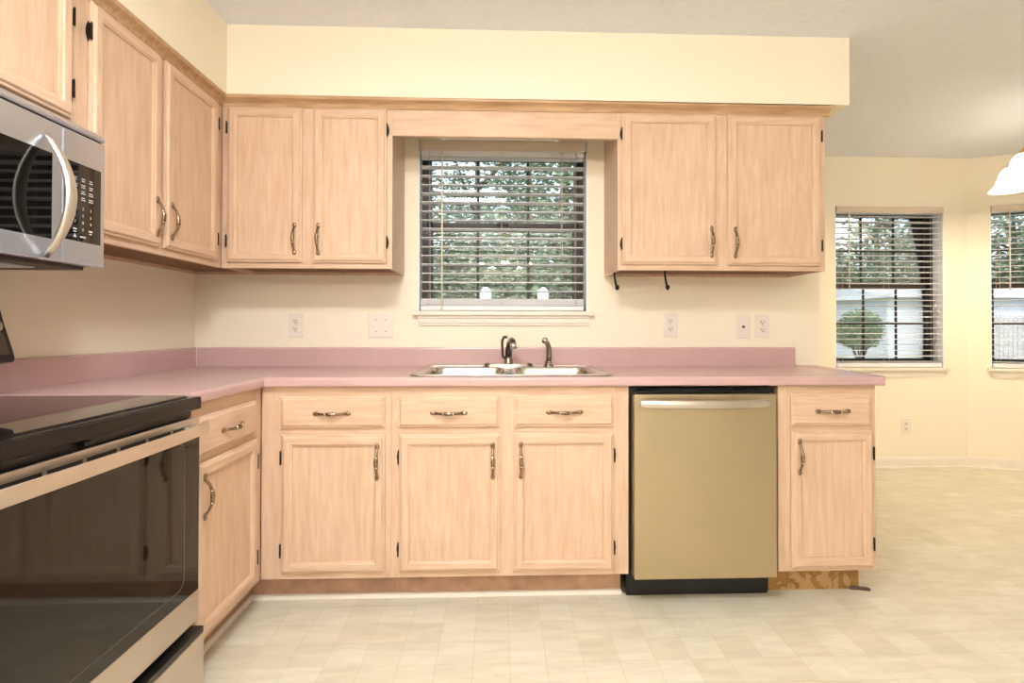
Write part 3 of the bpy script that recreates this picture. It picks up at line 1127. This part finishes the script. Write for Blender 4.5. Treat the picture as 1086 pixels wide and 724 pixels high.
for (a, c, e, f) in ((2.6735, 2.686, -0.545, -0.50), (2.10, 2.13, -0.50, -0.40), (2.62, 2.65, -0.50, -0.40), (2.10, 2.13, -0.15, -0.08)):
    MB().box(a, c, e, f, 0.0, 0.0955).obj('foot', M['black'], dw)

# ------------------------------------------------------------------ range
RY0 = -1.126 - 0.757      # local x=0 (nearest the camera)
rg = thing('range', 'stainless electric range with black glass top and dark oven door', 'range', (0, RY0, 0), ROT)
RW = 0.757
MB().box(0.004, RW - 0.004, -0.628, -0.03, 0.03, 0.862).obj('body', M['dark_grey'], rg)
for x in (0.05, RW - 0.05):
    for y in (-0.56, -0.10):
        MB().lathe([(0.02, 0), (0.02, 0.008), (0.010, 0.012), (0.010, 0.031)], (x, y, 0), 12).obj('leveling_foot', M['black'], rg)
# cooktop: black frame + glass
MB().box(0.0, RW, -0.666, -0.03, 0.868, 0.9055, bev=0.006, seg=3).obj('cooktop', M['black_gloss'], rg)
g = MB()
g.rings([rrect(0.012, RW - 0.012, -0.640, -0.09, 0.022, 0.9056), rrect(0.012, RW - 0.012, -0.640, -0.09, 0.022, 0.9085), rrect(0.016, RW - 0.016, -0.636, -0.094, 0.02, 0.9095)])
go = g.obj('glass_top', M['black_glass'], rg)
# dark vent recess below the apron
MB().box(0.01, RW - 0.01, -0.640, -0.60, 0.846, 0.868).obj('vent_recess', M['black'], rg)
MB().box(RW * 0.44, RW * 0.44 + 0.03, -0.655, -0.64, 0.850, 0.862, bev=0.003).obj('door_latch', M['black'], rg)
# oven door
dr = MB()
dr.box(0.002, RW - 0.002, -0.655, -0.632, 0.247, 0.8435, bev=0.003)
do = dr.obj('oven_door', M['steel'], rg)
MB().box(0.0035, RW - 0.0035, -0.6605, -0.655, 0.338, 0.797).obj('door_glass', M['oven_glass'], do)
wl_ = MB()
loop = [(p[0], -0.6606, p[1]) for p in [(q_[0], q_[1]) for q_ in rrect(0.075, RW - 0.075, 0.375, 0.785, 0.03, 0, 6)]]
wl_.tube(loop + [loop[0]], 0.0010, 5, cap=False)
wl_.obj('window_outline', M['frame_line'], do)
st = MB()
st.box(0.002, RW - 0.002, -0.6605, -0.6545, 0.797, 0.8475, bev=0.002)
st.obj('top_trim', M['steel'], do)
for k in range(7):
    a = 0.035 + k * 0.099
    MB().box(a, a + 0.087, -0.6609, -0.6600, 0.818, 0.8285).obj('vent_slot', M['black'], do)
MB().box(0.002, RW - 0.002, -0.6605, -0.6545, 0.248, 0.337, bev=0.002).obj('bottom_trim', M['steel'], do)
hd = MB()
rr = []
for i in range(25):
    u = -1 + 2 * i / 24
    x = RW / 2 + u * (RW / 2 - 0.004)
    y = -0.687 - 0.011 * (1 - abs(u) ** 2.6)
    z = 0.8145
    rr.append([(x, y - 0.003, z - 0.0155), (x, y - 0.004, z), (x, y - 0.003, z + 0.0155), (x, y, z + 0.0170), (x, y + 0.003, z + 0.016), (x, y + 0.003, z - 0.016), (x, y, z - 0.0170)])
hd.rings(rr)
hd.obj('handle', M['bronze_steel'], do)
for x in (0.055, RW - 0.055):
    MB().box(x - 0.03, x + 0.03, -0.6855, -0.6605, 0.808, 0.828, bev=0.003).obj('handle_bracket', M['chrome'], do)
# drawer
dw2 = MB()
dw2.box(0.002, RW - 0.002, -0.678, -0.632, 0.055, 0.212, bev=0.003)
dwo = dw2.obj('storage_drawer', M['steel'], rg)
MB().box(0.002, RW - 0.002, -0.6765, -0.632, 0.2122, 0.229, bev=0.002).obj('drawer_grip', M['black'], dwo)
# back guard
bg = MB()
bg.prism([(-0.03, 0.9055), (-0.075, 0.9055), (-0.082, 0.925), (-0.088, 1.0), (-0.132, 1.008), (-0.137, 1.018), (-0.133, 1.035), (-0.105, 1.12), (-0.086, 1.19), (-0.075, 1.197), (-0.03, 1.197)], 'x', 0.012, RW - 0.012)
bgo = bg.obj('backguard', M['black'], rg)
MB().prism([(-0.034, 1.02), (-0.126, 1.022), (-0.104, 1.092), (-0.034, 1.092)], 'x', RW - 0.0125, RW - 0.008).obj('end_panel', M['steel'], bgo)
MB().prism([(-0.034, 1.125), (-0.098, 1.125), (-0.080, 1.19), (-0.034, 1.19)], 'x', RW - 0.0125, RW - 0.008).obj('end_panel', M['steel'], bgo)
MB().prism([(-0.137, 1.03), (-0.139, 1.031), (-0.092, 1.185), (-0.090, 1.184)], 'x', 0.03, RW - 0.03).obj('control_face', M['black_glass'], bgo)
for x in (0.08, 0.16, RW - 0.16, RW - 0.08):
    MB().tube([(x, -0.115, 1.105), (x, -0.148, 1.116)], [0.021, 0.018], 16).obj('burner_knob', M['steel'], bgo)

# ------------------------------------------------------------------ microwave
MW = 0.757
MZ0, MZ1 = 1.281, 1.6865
mw = thing('microwave', 'stainless over-the-range microwave with curved bar handle, mounted under the short cabinet', 'microwave', (0, -1.102 - MW, 0), ROT)
MB().box(0.002, MW - 0.002, -0.330, -0.002, MZ0 + 0.008, MZ1).obj('case', M['dark_grey'], mw)
tv = MB()
tv.prism([(-0.330, 1.663), (-0.356, 1.663), (-0.361, 1.668), (-0.361, 1.674), (-0.352, 1.684), (-0.330, 1.6865)], 'x', 0, MW)
tv.obj('vent_grille', M['steel_micro'], mw)
MB().box(0.004, MW - 0.004, -0.352, -0.330, 1.656, 1.663).obj('vent_gap', M['black'], mw)
SPL = MW - 0.150
md = MB().box(0.0, SPL - 0.0015, -0.361, -0.332, MZ0 + 0.006, 1.656, bev=0.003).obj('door', M['steel_micro'], mw)
MB().box(0.05, SPL - 0.035, -0.3622, -0.360, 1.344, 1.572, bev=0.0005).obj('door_window', M['black_glass'], md)
cp = MB().box(SPL + 0.0005, MW, -0.361, -0.332, MZ0 + 0.006, 1.656, bev=0.003).obj('control_panel', M['steel_micro'], mw)
cg = MB()
cg.box(SPL + 0.004, MW - 0.016, -0.3622, -0.360, 1.352, 1.572, bev=0.0005)
cgo = cg.obj('keypad', M['black_glass'], cp)
# keypad legends: digits as lettering, words as short strokes
dep = None


def text_bm(txt, size):
    cu = bpy.data.curves.new('t', 'FONT')
    cu.body = txt
    cu.size = size
    cu.align_x = 'CENTER'
    cu.align_y = 'CENTER'
    o = bpy.data.objects.new('t', cu)
    COL.objects.link(o)
    dg = bpy.context.evaluated_depsgraph_get()
    me = bpy.data.meshes.new_from_object(o.evaluated_get(dg))
    bpy.data.objects.remove(o)
    t = bmesh.new()
    t.from_mesh(me)
    bpy.data.meshes.remove(me)
    return t


kp = MB()
YK = -0.3624
cols = [SPL + 0.040, SPL + 0.068, SPL + 0.096]
rot = Matrix.Rotation(PI / 2, 4, 'X')
for r in range(4):
    for c in range(3):
        ch = ['123', '456', '789', ' 0 '][r][c]
        z = 1.446 - r * 0.020
        if ch.strip():
            kp.merge(text_bm(ch, 0.012), mtx=Matrix.Translation((cols[c], YK, z)) @ rot)
rnd = random.Random(4)
for r in range(4):
    for c in range(3):
        z = 1.530 - r * 0.018
        for ln in range(2):
            wv = 0.005 + 0.004 * rnd.random()
            kp.box(cols[c] - wv, cols[c] + wv, YK, YK + 0.0003, z - ln * 0.006, z - ln * 0.006 + 0.0022)
for c in (0, 2):
    kp.box(cols[c] - 0.007, cols[c] + 0.007, YK, YK + 0.0003, 1.384, 1.388)
    kp.box(cols[c] - 0.005, cols[c] + 0.005, YK, YK + 0.0003, 1.377, 1.380)
kp.prism([(cols[0] - 0.006, 1.362), (cols[0] + 0.006, 1.362), (cols[0], 1.373)], 'y', YK, YK + 0.0003)
kp.box(cols[1] - 0.010, cols[1] + 0.010, YK, YK + 0.0003, 1.364, 1.368)
kp.obj('key_legends', M['legend'], cgo)
hm = MB()
pts, rad = [], []
for i in range(21):
    u = -1 + 2 * i / 20
    pts.append((SPL - 0.056, -0.362 - 0.062 * (1 - abs(u) ** 2.0) - 0.004, 1.453 + u * 0.160))
    g = 1 - abs(u) ** 2.2
    rad.append((0.0065 + 0.0105 * g, 0.006 + 0.003 * g))
hm.tube(pts, rad, 12)
hm.obj('handle', M['bronze_steel'], md)
MB().box(0.03, MW - 0.03, -0.325, -0.03, MZ0 - 0.004, MZ0 + 0.008, bev=0.002).obj('underside_panel', M['dark_grey'], mw)
MB().box(0.12, 0.32, -0.26, -0.10, MZ0 - 0.007, MZ0 - 0.004).obj('grease_filter', M['steel_micro'], mw)
MB().box(0.44, 0.64, -0.26, -0.10, MZ0 - 0.007, MZ0 - 0.004).obj('grease_filter', M['steel_micro'], mw)


# ------------------------------------------------------------------ outlets, switches, hooks
def cover(root, w, h):
    return MB().box(-w / 2, w / 2, -0.006, 0, -h / 2, h / 2, bev=0.0025).obj('cover_plate', M['plate'], root)


def outlet(label, x, z, y=0.0, rotz=0.0, w=0.075, h=0.121, tilt=0.0, s=1.0):
    t = thing('wall_outlet', label, 'outlet', (x, y - 0.0002, z), rotz, 'wall outlets')
    t.rotation_euler = (0, tilt, rotz)
    c = cover(t, w, h)
    for sz in (-0.0205, 0.0205):
        r = MB().sphere((0, -0.006, sz), 0.0165, 0.003, 0.0145, nu=16, nv=8).obj('receptacle', M['plate'], t)
        MB().box(-0.0085, -0.0055, -0.0102, -0.008, sz + 0.001, sz + 0.009).box(0.0055, 0.0085, -0.0102, -0.008, sz + 0.001, sz + 0.008).tube([(0, -0.0102, sz - 0.006), (0, -0.008, sz - 0.006)], 0.0032, 8).obj('slot', M['slot'], r)
    MB().tube([(0, -0.0072, 0), (0, -0.005, 0)], 0.003, 8).obj('screw', M['cord'], t)
    return t


outlet('cream wall outlet on the backsplash wall near the left corner', 0.510, 1.121)
outlet('cream wall outlet below the two black hooks, right of the sink', 2.452, 1.1245)
outlet('cream wall outlet farthest right on the kitchen wall, beside the blank cable plate', 2.944, 1.1185)
outlet('pale wall outlet low on the nook wall above the baseboard', 4.786, 0.336, NOOKY, w=0.078, h=0.118)
sw = thing('light_switch', 'cream double toggle switch plate left of the kitchen window', 'switch', (0.9405, -0.0002, 1.1195))
cover(sw, 0.124, 0.126)
for dx in (-0.024, 0.024):
    MB().box(dx - 0.006, dx + 0.006, -0.0072, -0.005, -0.013, 0.013).prism([(-0.005, -0.004), (-0.005, 0.006), (-0.015, -0.010), (-0.014, -0.013)], 'x', dx - 0.004, dx + 0.004).obj('toggle', M['plate'], sw)
    for dz in (-0.030, 0.030):
        MB().tube([(dx, -0.0072, dz), (dx, -0.005, dz)], 0.0026, 8).obj('screw', M['slot'], sw)
cp2 = thing('cable_plate', 'slightly crooked cream cable plate with one round jack', 'wall plate', (2.840, -0.0002, 1.1165))
cp2.rotation_euler = (0, 0.02, 0)
cover(cp2, 0.074, 0.121)
MB().tube([(0, -0.016, 0), (0, -0.005, 0)], 0.0048, 10).tube([(0, -0.009, 0), (0, -0.005, 0)], 0.0075, 6).obj('jack', M['slot'], cp2)
for dz in (-0.042, 0.042):
    MB().tube([(0, -0.0072, dz), (0, -0.005, dz)], 0.003, 8).obj('screw', M['cord'], cp2)


def hook(label, x, y, rz):
    t = thing('hook', label, 'hook', (x, y, UZ0 + 0.014), rz, 'black hooks under the wall cabinet')
    MB().lathe([(0.011, -0.0025), (0.011, 0.0)], n=14).obj('mount', M['iron'], t)
    b = MB()
    b.tube([(0, 0, -0.002), (0, 0, -0.03), (0.003, -0.003, -0.055), (0.006, -0.010, -0.085), (0.004, -0.018, -0.097), (0.0, -0.028, -0.095), (0, -0.030, -0.086)], [0.0045, 0.0045, 0.005, 0.006, 0.006, 0.005, 0.005], 10)
    b.sphere((0.004, -0.020, -0.088), 0.010, 0.012, 0.013)
    b.obj('hook_arm', M['iron'], t)
    return t


hook('black iron hook under the left edge of the right wall cabinet', 2.110, -0.20, 0.3)
hook('black iron hook under the middle of the right wall cabinet door', 2.352, -0.22, 0.15)


# ------------------------------------------------------------------ light fittings
kf = thing('ceiling_light', 'lit rectangular ceiling light over the kitchen floor', 'light', (1.30, -2.15, CEIL))
q = MB()
q.box(-0.34, -0.325, -0.20, 0.20, -0.085, 0).box(0.325, 0.34, -0.20, 0.20, -0.085, 0)
q.obj('frame', M['wood_h'], kf)
MB().prism([(-0.19, 0), (-0.19, -0.04), (-0.165, -0.072), (-0.13, -0.080), (0.13, -0.080), (0.165, -0.072), (0.19, -0.04), (0.19, 0)], 'x', -0.325, 0.325).obj('diffuser', M['lens'], kf)
lamp('kitchen_light', 'AREA', (0, 0, -0.083), KITCHEN_W, (0.92, 0.97, 1.0), 0.60, 0.34, parent=kf)


def chandelier(name, label, loc, R, n, a0, z_shade, power, color=WARM, up=False):
    """brass arms with bell shades opening downwards, or upwards with up set; loc on the ceiling"""
    t = thing(name, label, 'chandelier', loc)
    zs = z_shade - loc[2]            # bottom of the shades, local
    MB().lathe([(0.065, 0), (0.062, -0.012), (0.03, -0.028), (0.0, -0.03)], n=24, cap=False).obj('canopy', M['brass'], t)
    MB().tube([(0, 0, -0.02), (0, 0, zs + 0.20)], 0.006, 8).lathe([(0.0, zs + 0.22), (0.022, zs + 0.21), (0.034, zs + 0.17), (0.026, zs + 0.12), (0.012, zs + 0.09), (0.018, zs + 0.06), (0.0, zs + 0.03)], n=18, cap=False).obj('stem', M['brass'], t)
    prof_o = [(0.026, 0.150), (0.036, 0.146), (0.052, 0.130), (0.064, 0.105), (0.072, 0.075), (0.082, 0.045), (0.100, 0.020), (0.116, 0.004), (0.117, 0.0)]
    prof_i = [(0.113, 0.001), (0.097, 0.020), (0.079, 0.045), (0.069, 0.075), (0.061, 0.105), (0.049, 0.128), (0.030, 0.143)]
    for k in range(n):
        a = a0 + 2 * PI * k / n
        cx, cy = R * math.cos(a), R * math.sin(a)
        dx, dy = math.cos(a), math.sin(a)
        MB().tube([(dx * 0.015, dy * 0.015, zs + 0.13), (dx * R * 0.4, dy * R * 0.4, zs + 0.09), (dx * R * 0.75, dy * R * 0.75, zs + 0.16), (dx * R * 0.95, dy * R * 0.95, zs + 0.205), (cx, cy, zs + 0.185), (cx, cy, zs + 0.155)], 0.006, 8).lathe([(0.022, zs + 0.150), (0.024, zs + 0.158), (0.016, zs + 0.172), (0.0, zs + 0.176)], (cx, cy, 0), 16, cap=False).obj('arm', M['brass'], t)
        MB().lathe([(r, zs + (0.30 - z if up else z)) for r, z in prof_o + prof_i], (cx, cy, 0), 28, cap=False).obj('lamp_shade', M['shade_glass'], t)
        lamp('bulb_light', 'POINT', (cx, cy, zs + (0.31 if up else 0.045)), power / n, color, 0.05, parent=t)
    return t


chandelier('chandelier', 'brass chandelier with lit white bell shade at the right edge of the photo', (4.995, 0.30, CEIL), 0.285, 5, PI, 2.015, NOOK_W * 5)
chandelier('chandelier', 'lit dining chandelier behind the camera, mirrored in the kitchen window', (1.65, -4.6, CEIL), 0.36, 5, 0.35, 1.68, DINING_W * 5, (1.0, 0.965, 0.91), up=True)  # shades turned upwards and power raised to brighten the ceiling and room


# ------------------------------------------------------------------ outside
GZ = -0.25
lawn = MB().box(-30, 60, T + 0.01, 60, GZ - 0.3, GZ).obj('lawn', M['grass'])
struct(lawn)


def leaf_mesh(name, blobs, count, size, seed, m):
    rn = random.Random(seed)
    bm = bmesh.new()
    tot = sum(bl[3] * bl[4] * bl[5] for bl in blobs)
    for bl in blobs:
        k = int(count * bl[3] * bl[4] * bl[5] / tot)
        for _ in range(k):
            while True:
                p = Vector((rn.uniform(-1, 1), rn.uniform(-1, 1), rn.uniform(-1, 1)))
                if 0.35 < p.length < 1:
                    break
            c = Vector((bl[0] + p.x * bl[3], bl[1] + p.y * bl[4], bl[2] + p.z * bl[5]))
            s = size * rn.uniform(0.6, 1.3)
            e = Matrix.Rotation(rn.uniform(0, 6.28), 3, 'Z') @ Matrix.Rotation(rn.uniform(-1.3, 1.3), 3, 'X')
            vs = [bm.verts.new(c + e @ Vector(q_)) for q_ in ((-s * 0.5, 0, 0), (0, -s * 0.28, s * 0.06), (s * 0.6, 0, 0), (0, s * 0.28, s * 0.06))]
            bm.faces.new((vs[0], vs[1], vs[2]))
            bm.faces.new((vs[0], vs[2], vs[3]))
    me = bpy.data.meshes.new(name)
    bm.to_mesh(me)
    bm.free()
    me.materials.append(m)
    return me


def tree_meshes(seed, h, leaf, count):
    rn = random.Random(seed)
    blobs = []
    for k in range(11):
        z = h * (0.18 + 0.72 * k / 10)
        r = h * 0.27 * (1.15 - 0.65 * k / 10)
        blobs.append((rn.uniform(-r, r) * 0.6, rn.uniform(-r, r) * 0.6, z, r * rn.uniform(0.7, 1), r * rn.uniform(0.7, 1), r * 0.75))
    crown = leaf_mesh('crown', blobs, count, leaf, seed + 1, M['leaf'])
    b = MB()
    b.tube([(0, 0, 0), (0.05, 0, h * 0.3), (-0.05, 0.05, h * 0.6), (0, 0, h * 0.9)], [h * 0.028, h * 0.022, h * 0.014, h * 0.004], 8)
    for k in range(6):
        a = k * 1.3
        z = h * (0.2 + 0.1 * k)
        b.tube([(0, 0, z), (math.cos(a) * h * 0.1, math.sin(a) * h * 0.1, z + h * 0.07), (math.cos(a) * h * 0.2, math.sin(a) * h * 0.2, z + h * 0.16)], [h * 0.009, h * 0.006, h * 0.002], 6)
    tr = b.obj('trunk', M['bark'])
    tm = tr.data
    bpy.data.objects.remove(tr)
    return crown, tm


KT = [tree_meshes(s, 7.0, 0.13, 12000) for s in (11, 23)]
NT_ = [tree_meshes(s, 9.5, 0.26, 8000) for s in (31, 47)]


def place_tree(meshes, loc, rz, sc, label, group):
    t = thing('tree', label, 'tree', loc, rz, group)
    t.scale = (sc, sc, sc)
    for nm, me in zip(('crown', 'trunk'), meshes):
        o = bpy.data.objects.new(nm, me)
        COL.objects.link(o)
        o.parent = t
    return t


rn = random.Random(3)
for (x, y) in [(-3.6, 10.5), (-1.2, 9.2), (1.0, 10.6), (3.1, 9.0), (5.4, 10.3), (-2.4, 14.5), (0.2, 15.0), (2.6, 14.2), (5.2, 15.2), (7.8, 12.5), (-5.5, 13.5)]:
    place_tree(KT[rn.randrange(2)], (x, y, GZ), rn.uniform(0, 6), rn.uniform(0.9, 1.1), 'leafy green tree in the woods behind the kitchen window', 'trees behind the kitchen window')
for (x, y) in [(15.5, 29), (18.5, 28), (21.5, 29.5), (24.5, 28), (27.5, 27), (30.0, 25), (32.5, 23), (35, 26), (38, 22), (13, 27)]:
    place_tree(NT_[rn.randrange(2)], (x, y, GZ), rn.uniform(0, 6), rn.uniform(0.9, 1.15), 'leafy green tree beyond the house and fence in the nook windows', 'trees behind the nook windows')

# white posts behind the kitchen window
for x, lb in ((1.382, 'white post with turned cap outside the window, left of the two'), (2.125, 'white post with turned cap outside the window, right of the two')):
    t = thing('garden_post', lb, 'post', (x, 4.0, GZ), 0, 'white posts outside the kitchen window')
    MB().box(-0.065, 0.065, -0.065, 0.065, 0, 1.62, bev=0.006).obj('shaft', M['post_white'], t)
    MB().box(-0.08, 0.08, -0.08, 0.08, 1.62, 1.68, bev=0.01).lathe([(0.06, 1.68), (0.07, 1.73), (0.078, 1.79), (0.06, 1.85), (0.02, 1.88), (0.0, 1.885)], n=14, cap=False).obj('cap', M['post_white'], t)

# neighbour's house: corner at x=17.5,y=18
hs = thing('house', 'low white neighbouring house with lap siding seen through the nook window', 'house', (17.5, 18.0, GZ))
b = MB()
for k in range(19):                      # lap siding courses, front and left faces
    z0 = k * 0.145
    b.prism([(0, z0), (-0.022, z0), (-0.004, z0 + 0.146), (0, z0 + 0.146)], 'x', 0.0, 9.0)
    b.prism([(0.0, z0), (-0.022, z0), (-0.004, z0 + 0.146), (0.0, z0 + 0.146)], 'y', 0.0, 9.0)
b.box(0, 9, 0, 9, 0, 2.76)
b.obj('siding', M['siding'], hs)
MB().box(-0.03, 0.09, -0.03, 0.09, 0, 2.76).obj('corner_board', M['post_white'], hs)
b = MB()
b.prism([(-0.45, 2.72), (9.45, 2.72), (4.5, 3.5)], 'x', -0.3, 9.3)
b.obj('roof', M['roof'], hs)
MB().box(-0.32, 9.32, -0.50, -0.45, 2.60, 2.76).box(-0.34, -0.30, -0.50, 9.5, 2.60, 2.76).obj('fascia', M['post_white'], hs)

# round shrub
sh = thing('shrub', 'round clipped green shrub in front of the white house', 'shrub', (15.3, 16.6, GZ))
sh.scale = (0.76, 0.9, 1)
me = leaf_mesh('foliage', [(0, 0, 1.30, 1.05, 1.0, 0.78), (-0.5, 0, 1.2, 0.7, 0.7, 0.6), (0.45, 0.1, 1.35, 0.6, 0.6, 0.6)], 5200, 0.13, 77, M['leaf_bush'])
o = bpy.data.objects.new('foliage', me)
COL.objects.link(o)
o.parent = sh
b = MB()
for k in range(6):
    a = k * 1.05
    b.tube([(0.05 * math.cos(a), 0.05 * math.sin(a), 0), (0.25 * math.cos(a), 0.25 * math.sin(a), 0.45), (0.5 * math.cos(a), 0.5 * math.sin(a), 1.0)], [0.05, 0.035, 0.015], 6)
b.obj('stems', M['bark'], sh)

# picket fence seen through the right window
fc = thing('board_fence', 'grey board fence seen through the right window', 'fence', (19.2, 15.9, GZ), -0.10)
b = MB()
for k in range(46):
    x = k * 0.165
    b.prism([(x, 0.03), (x + 0.14, 0.03), (x + 0.14, 1.75), (x + 0.07, 1.82), (x, 1.75)], 'y', 0, 0.02)
b.obj('pickets', M['fence'], fc)
MB().box(0, 7.6, 0.02, 0.06, 0.4, 0.5).box(0, 7.6, 0.02, 0.06, 1.4, 1.5).obj('rails', M['fence'], fc)
